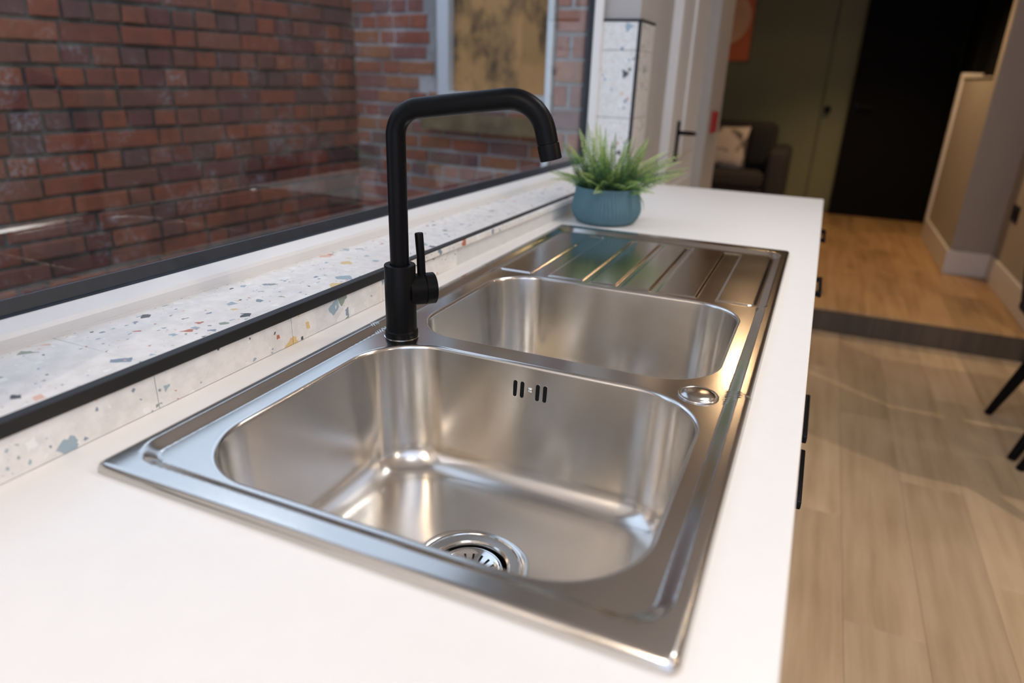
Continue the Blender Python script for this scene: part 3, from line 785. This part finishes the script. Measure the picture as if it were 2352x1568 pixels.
# ---- mixer tap
TX, TY = 0.057, 0.397
tap = thing('mixer_tap', 'matt black single lever mixer tap with a squared swan neck spout', 'tap', (TX, TY, ZP))
body = [(0.0215, 0.0), (0.0217, 0.0012), (0.0215, 0.0075), (0.0204, 0.0088), (0.0200, 0.0092), (0.0200, 0.0950), (0.0194, 0.0962), (0.0182, 0.0966), (0.0126, 0.0962), (0.0122, 0.0945)]
bo = obj('tap_body', MB().lathe(body, (TX, TY, ZP), 64), M['black_metal'], tap, sm=35)
obj('base_ring', MB().lathe([(0.0222, 0.0), (0.0232, 0.0002), (0.0232, 0.0006), (0.0216, 0.0008)], (TX, TY, ZP), 64), M['steel_polished'], tap, sm=35)
ph = math.radians(8); du = Vector((math.cos(ph), math.sin(ph), 0))
def fillet(pts, radii, n=14):
    out = [Vector(pts[0])]
    for i in range(1, len(pts)-1):
        a, b, c = Vector(pts[i-1]), Vector(pts[i]), Vector(pts[i+1]); d0 = (a-b).normalized(); d1 = (c-b).normalized()
        ang = d0.angle(d1); T = radii[i-1]/math.tan(ang/2); p0 = b + d0*T; p1 = b + d1*T
        bis = (d0+d1).normalized(); cen = b + bis*(radii[i-1]/math.sin(ang/2)); u = p0-cen; w = p1-cen; tot = u.angle(w)
        for k in range(n+1):
            t = k/n; out.append(cen + (u*math.sin((1-t)*tot) + w*math.sin(t*tot))/math.sin(tot))
    out.append(Vector(pts[-1])); return out
def P2(s, z): return Vector((TX, TY, 0)) + du*s + Vector((0, 0, z))
path = fillet([P2(0, 0.088), P2(0, 0.2835), P2(0.1722, 0.3063), P2(0.1853, 0.2563)], [0.033, 0.043])
obj('spout', MB().tube(path, 0.0119, 32), M['black_metal'], tap, sm=50)
e0, e1 = P2(0.1853, 0.2563), P2(0.1896, 0.2400); ed = (e1-e0).normalized()
obj('aerator', MB().lathe([(0.0106, -0.002), (0.0108, 0.0006), (0.0122, 0.0008), (0.0125, 0.0020), (0.0125, 0.0178), (0.0118, 0.0186), (0.0100, 0.0186), (0.0095, 0.0150)], e0, 40, ax=ed), M['black_metal'], tap, sm=40)
hz = 0.0630; ha = math.radians(47); hd = Vector((math.cos(ha), math.sin(ha), 0)); hc = Vector((TX, TY, hz))
hd_o = obj('handle', MB().lathe([(0.0205, 0.010), (0.0205, 0.0300), (0.0194, 0.0305), (0.0194, 0.0318)], hc, 56, ax=hd), M['black_metal'], tap, sm=35)
obj('handle_cap', MB().lathe([(0.0190, 0.0315), (0.0205, 0.0319), (0.0205, 0.0445), (0.0196, 0.0454), (0.0, 0.0456)], hc, 56, ax=hd, cap1=False), M['black_metal'], hd_o, sm=35)
lb = hc + hd*0.0285
obj('lever', MB().tube([lb + Vector((0, 0, 0.012)), lb + Vector((-0.001, 0, 0.045)), lb + Vector((-0.003, 0, 0.0725)), lb + Vector((-0.0031, 0, 0.0735))], [0.0055, 0.0055, 0.0055, 0.0048], 20), M['black_metal'], hd_o, sm=40)

# ================================================================== BASE CABINETS
FX = 0.532
def cabinet(y0, y1, fronts, label, handle_at):
    c = thing('base_cabinet', label, 'cabinet', (0.24, (y0+y1)/2, -0.9), group=None)
    mb = MB()
    mb.box(-0.045, FX-0.02, y0+0.001, y0+0.016, -0.80, -0.024); mb.box(-0.045, FX-0.02, y1-0.018, y1-0.001, -0.80, -0.024)
    mb.box(-0.045, FX-0.02, y0+0.018, y1-0.018, -0.80, -0.782); mb.box(-0.045, -0.037, y0+0.018, y1-0.018, -0.782, -0.024)
    obj('carcass', mb, M['cabinet'], c)
    obj('plinth', MB().box(FX-0.07, FX-0.055, y0+0.001, y1-0.001, -0.9, -0.80), M['cabinet'], c)
    for (kind, a, b, z0, z1), h in zip(fronts, handle_at):
        d = obj(kind, MB().bbox(FX-0.019, FX, a+0.0015, b-0.0015, z0+0.0015, z1-0.0015, 0.0012, 1), M['cabinet'], c)
        if h:
            ya, yb, hzz, xo = h
            mb = MB().bbox(xo-0.008, xo, ya, yb, hzz-0.006, hzz+0.006, 0.002, 2)
            mb.box(FX-0.0005, xo-0.006, ya+0.004, ya+0.014, hzz-0.005, hzz+0.005); mb.box(FX-0.0005, xo-0.006, yb-0.014, yb-0.004, hzz-0.005, hzz+0.005)
            obj('handle', mb, M['black_metal'], d, sm=40)
    return c
cabinet(-1.10, 0.018, [('door', -1.10, -0.54, -0.80, -0.03), ('door', -0.54, 0.018, -0.80, -0.03)], 'white base cabinet nearest the viewer, under the bare end of the worktop', [(-0.75, -0.59, -0.165, 0.5765), (-0.45, -0.29, -0.165, 0.5765)])
cabinet(0.018, 1.26, [('door', 0.018, 0.662, -0.80, -0.03), ('door', 0.662, 1.26, -0.80, -0.03)], 'white base cabinet under the sink with a pair of black bar handles', [(0.500, 0.645, -0.170, 0.5765), (0.670, 0.830, -0.162, 0.5765)])
cabinet(1.26, 1.98, [('drawer', 1.26, 1.62, -0.30, -0.03), ('drawer', 1.62, 1.98, -0.30, -0.03), ('door', 1.26, 1.62, -0.80, -0.30), ('door', 1.62, 1.98, -0.80, -0.30)], 'white base cabinet at the far end of the worktop below the potted fern', [(1.25+0.02, 1.415, -0.105, 0.5765), (1.80, 1.95, -0.090, 0.5765), (1.30, 1.45, -0.36, 0.5765), (1.66, 1.81, -0.36, 0.5765)])

# ================================================================== POTTED FERN
PC = Vector((0.071, 1.283, 0.0))
pot = thing('potted_fern', 'small green fern in a ribbed teal blue pot beside the window sill', 'plant', PC)
def ribs(a, h):
    return 1 + 0.016*math.sin(62*a + 1.6*math.sin(h*55 + 3*math.sin(a*2)))
pr = [(0.052, 0.0), (0.064, 0.001), (0.070, 0.005), (0.0765, 0.014), (0.0815, 0.026), (0.0825, 0.036), (0.0805, 0.050), (0.0770, 0.064), (0.0752, 0.074), (0.0755, 0.083), (0.0750, 0.085)]
pf = []
for i in range(len(pr)-1):
    for k in range(3): t = k/3; pf.append((pr[i][0]*(1-t)+pr[i+1][0]*t, pr[i][1]*(1-t)+pr[i+1][1]*t))
pf.append(pr[-1])
mb = MB().lathe(pf, PC, 420, rmod=ribs, cap1=False)
mb.lathe([(0.0750, 0.085), (0.0725, 0.0845), (0.0715, 0.078), (0.0715, 0.060)], PC, 420, cap0=False, cap1=False)
obj('pot', mb, M['pot'], pot, sm=50)
obj('soil', MB().lathe([(0.0714, 0.070), (0.06, 0.074), (0.03, 0.077), (0.0, 0.078)], PC, 40, cap0=False, cap1=False), M['soil'], pot, sm=0)
for (dx, dy, r_) in ((-0.020, -0.062, 0.0042), (-0.028, -0.058, 0.0034), (0.012, -0.063, 0.0058), (-0.012, -0.060, 0.0028)):
    bm = bmesh.new(); bmesh.ops.create_icosphere(bm, subdivisions=2, radius=r_)
    mb = MB().add([PC + v.co + Vector((dx, dy, 0.078)) for v in bm.verts], [[v.index for v in f.verts] for f in bm.faces]); bm.free()
    obj('pebble', mb, M['pebble'], pot, sm=0)
def frond(rt, az, el, L, droop, w, seed, twist=0):
    r = random.Random(seed); mb = MB(); tip = []
    n = 25; pts = []; p = Vector(rt); e = el
    for i in range(n+1):
        pts.append(p.copy()); d = Vector((math.cos(az)*math.cos(e), math.sin(az)*math.cos(e), math.sin(e))); p = p + d*(L/n); e -= droop/n
    def put(vs, fs, t): mb.add(vs, fs); tip.extend([t]*len(vs))
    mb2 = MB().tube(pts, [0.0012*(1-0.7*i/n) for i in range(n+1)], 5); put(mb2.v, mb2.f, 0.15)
    side0 = Vector((-math.sin(az), math.cos(az), 0))
    for i in range(3, n+1):
        t = i/n; d = (pts[min(i+1, n)] - pts[max(i-1, 0)]).normalized(); up = side0.cross(d).normalized()
        sd = (side0*math.cos(twist) + up*math.sin(twist)).normalized(); nn = d.cross(sd)
        ll = w*1.25*min(1, (1-t)*1.10+0.05)*min(1, 0.45 + t*3)
        for s in (-1, 1):
            for q in (0,):
                b = pts[i] - d*(L/n)*q
                ax = (sd*s*0.95 + d*0.30 + nn*(0.14 + r.uniform(-.12, .12))).normalized(); l2 = ll*r.uniform(0.85, 1.1); wd = L/n*0.44
                m = b + ax*l2*0.5; e_ = b + ax*l2
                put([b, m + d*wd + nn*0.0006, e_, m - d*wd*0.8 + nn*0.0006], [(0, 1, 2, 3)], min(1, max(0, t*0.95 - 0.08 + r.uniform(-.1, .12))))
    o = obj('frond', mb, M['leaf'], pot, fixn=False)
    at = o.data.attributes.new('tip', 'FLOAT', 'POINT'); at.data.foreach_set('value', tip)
    return o
fr = random.Random(21)
spec = []
for k in range(19):      # outer, low
    az = 2*math.pi*k/19 + fr.uniform(-.15, .15); spec.append((az, fr.uniform(0.35, 0.70), fr.uniform(0.095, 0.120), fr.uniform(0.1, 0.6), 0.020))
for k in range(20):
    az = 2*math.pi*k/20 + fr.uniform(-.2, .2); spec.append((az, fr.uniform(0.80, 1.10), fr.uniform(0.110, 0.135), fr.uniform(-0.1, 0.3), 0.022))
for k in range(14):
    az = 2*math.pi*k/14 + fr.uniform(-.3, .3); spec.append((az, fr.uniform(1.15, 1.5), fr.uniform(0.120, 0.155), fr.uniform(-0.1, 0.2), 0.022))
for k in range(7):       # long ones leaning right, as in the photograph
    spec.append((math.radians(-12 + 10*k), fr.uniform(0.40, 0.80), fr.uniform(0.150, 0.175), fr.uniform(0.0, 0.3), 0.022))
for k in range(16):      # short dark ones filling the middle
    spec.append((2*math.pi*k/16 + fr.uniform(-.2, .2), fr.uniform(0.7, 1.35), fr.uniform(0.055, 0.085), fr.uniform(0.1, 0.5), 0.018))
for i, (az, el, L, dr, w) in enumerate(spec):
    r0 = fr.uniform(0.012, 0.045)
    frond((PC.x + r0*math.cos(az), PC.y + r0*math.sin(az), 0.074), az + fr.uniform(-.1, .1), el, L, dr, w, 100+i, fr.uniform(-1.2, 1.2))
frond((PC.x+0.05, PC.y-0.035, 0.078), math.radians(-12), 0.45, 0.075, 2.1, 0.010, 400)

# ================================================================== CHAIRS
def chair(loc, rz, label):
    c = thing('dining_chair', label, 'chair', (0, 0, 0))
    feet = [(-0.225, -0.195), (-0.225, 0.195), (0.225, -0.195), (0.225, 0.195)]
    for (x, y) in feet:
        sx = 0.145 if x < 0 else -0.10; tx, ty = x + sx, y*0.80
        n = 12; mb = MB()
        mb.tube([(x, y, 0.0), (x + (tx-x)*0.1, y + (ty-y)*0.1, 0.045), (tx, ty, 0.445)], [0.0145, 0.0165, 0.032], 14)
        obj('leg', mb, M['black_metal'], c, sm=40)
    mb = MB().bbox(-0.235, 0.215, -0.215, 0.215, 0.440, 0.490, 0.02, 4); obj('seat', mb, M['black_fabric'], c, sm=50)
    mb = MB().bbox(-0.235, -0.195, -0.205, 0.205, 0.47, 0.86, 0.018, 4)
    mb.v = [(x - max(0, z-0.47)*0.16, y, z) for x, y, z in mb.v]
    obj('backrest', mb, M['black_fabric'], c, sm=50)
    c.location = loc; c.rotation_euler = (0, 0, rz)
    return c
chair((1.555, 2.553, -0.9), 0.02, 'black dining chair at the right edge, the one nearer the step')
chair((1.565, 2.080, -0.9), -0.03, 'black dining chair at the right edge, the one farther from the step')

# ================================================================== HALL AND LIVING ROOM THINGS
a = thing('wall_art', 'orange print with a large peach disc hung on the olive wall', 'picture', (-0.49, 6.605, 0.50))
obj('picture_frame', MB().bbox(-0.77, -0.215, 6.590, 6.618, 0.485, 1.25, 0.003, 1), M['timber'], a)
obj('print', MB().box(-0.757, -0.228, 6.5885, 6.591, 0.498, 1.237), M['art_orange'], a)
obj('disc', MB().lathe([(0.225, 0.0), (0.225, 0.001)], (-0.475, 6.588, 0.845), 64, ax=(0, -1, 0)), M['art_peach'], a)
sf = thing('sofa', 'low dark grey fabric sofa against the olive wall', 'sofa', (-0.62, 6.12, SZ))
obj('base', MB().bbox(-1.45, 0.12, 5.82, 6.52, SZ+0.06, SZ+0.26, 0.03, 3), M['sofa'], sf, sm=50)
obj('seat_cushion', MB().bbox(-1.43, -0.66, 5.80, 6.30, SZ+0.26, SZ+0.39, 0.035, 3), M['sofa'], sf, sm=50)
obj('seat_cushion', MB().bbox(-0.655, 0.115, 5.80, 6.30, SZ+0.26, SZ+0.39, 0.035, 3), M['sofa'], sf, sm=50)
obj('backrest', MB().bbox(-1.45, 0.14, 6.28, 6.54, SZ+0.2, SZ+0.76, 0.06, 4), M['sofa'], sf, sm=50)
obj('armrest', MB().bbox(0.12, 0.28, 5.80, 6.54, SZ+0.05, SZ+0.58, 0.05, 4), M['sofa'], sf, sm=50)
obj('armrest', MB().bbox(-1.61, -1.45, 5.80, 6.54, SZ+0.05, SZ+0.58, 0.05, 4), M['sofa'], sf, sm=50)
for x in (-1.5, 0.2):
    for y in (5.86, 6.46): obj('foot', MB().bbox(x-0.02, x+0.02, y-0.02, y+0.02, SZ, SZ+0.07, 0.003, 1), M['black_metal'], sf)
def cushion(name, c, w, h, d, rz, tl, mat, label):
    bm = bmesh.new(); bmesh.ops.create_grid(bm, x_segments=12, y_segments=12, size=1.0); vs = []; n = len(bm.verts)
    up = [v.co.copy() for v in bm.verts]; fs = [[v.index for v in f.verts] for f in bm.faces]; bm.free()
    mb = MB()
    f = lambda x, y: max(0.0, (1-x**4)*(1-y**4))**0.5
    sh = lambda x, y: (x*(1-0.06*(1-abs(y)**2)), y*(1-0.06*(1-abs(x)**2)))
    for s in (1, -1):
        mb.add([(sh(p.x, p.y)[0]*w/2, s*d/2*f(p.x, p.y), sh(p.x, p.y)[1]*h/2) for p in up], fs)
    m4 = Matrix.Translation(c) @ Matrix.Rotation(rz, 4, 'Z') @ Matrix.Rotation(tl, 4, 'X'); mb.xf(m4)
    o = obj(name, mb, mat, sm=0); tag(o, label, 'cushion'); return o
cushion('cushion', (-0.27, 6.0, SZ+0.39+0.17), 0.42, 0.36, 0.13, 0.0, -0.2, M['cushion'], 'beige patterned cushion propped on the dark sofa')
cushion('cushion', (0.03, 6.06, SZ+0.39+0.18), 0.20, 0.36, 0.10, -0.2, -0.16, M['black_fabric'], 'black cushion between the patterned cushion and the sofa arm')
rb = obj('alarm_box', MB().bbox(-0.0005, 0.022, 3.275, 3.355, 0.085, 0.185, 0.004, 2), M['red'])
tag(rb, 'small red box fixed to the wall pier beside the door', 'box')
sw = thing('light_switch', 'small black switch plate on the post of the low hall wall', 'switch', (1.42, 5.799, 0.25))
obj('plate', MB().bbox(1.385, 1.455, 5.793, 5.80, 0.255, 0.335, 0.002, 2), M['black_metal'], sw); obj('rocker', MB().bbox(1.408, 1.432, 5.789, 5.794, 0.275, 0.315, 0.001, 1), M['black_metal'], sw)
so = thing('wall_socket', 'black double socket on the beige wall above the skirting', 'socket', (1.599, 4.42, -0.375))
obj('plate', MB().bbox(1.593, 1.60, 4.345, 4.49, -0.375, -0.285, 0.002, 2), M['black_metal'], so)
for yy in (4.385, 4.45): obj('socket_face', MB().bbox(1.590, 1.594, yy-0.022, yy+0.022, -0.355, -0.31, 0.001, 1), M['black_metal'], so)

# ------------------------------------------------------------------ lift everything so that the floor is at z = 0
for o in list(COL.objects):
    if o.parent is None and o.type in ('MESH', 'EMPTY'): o.location.z += ZC
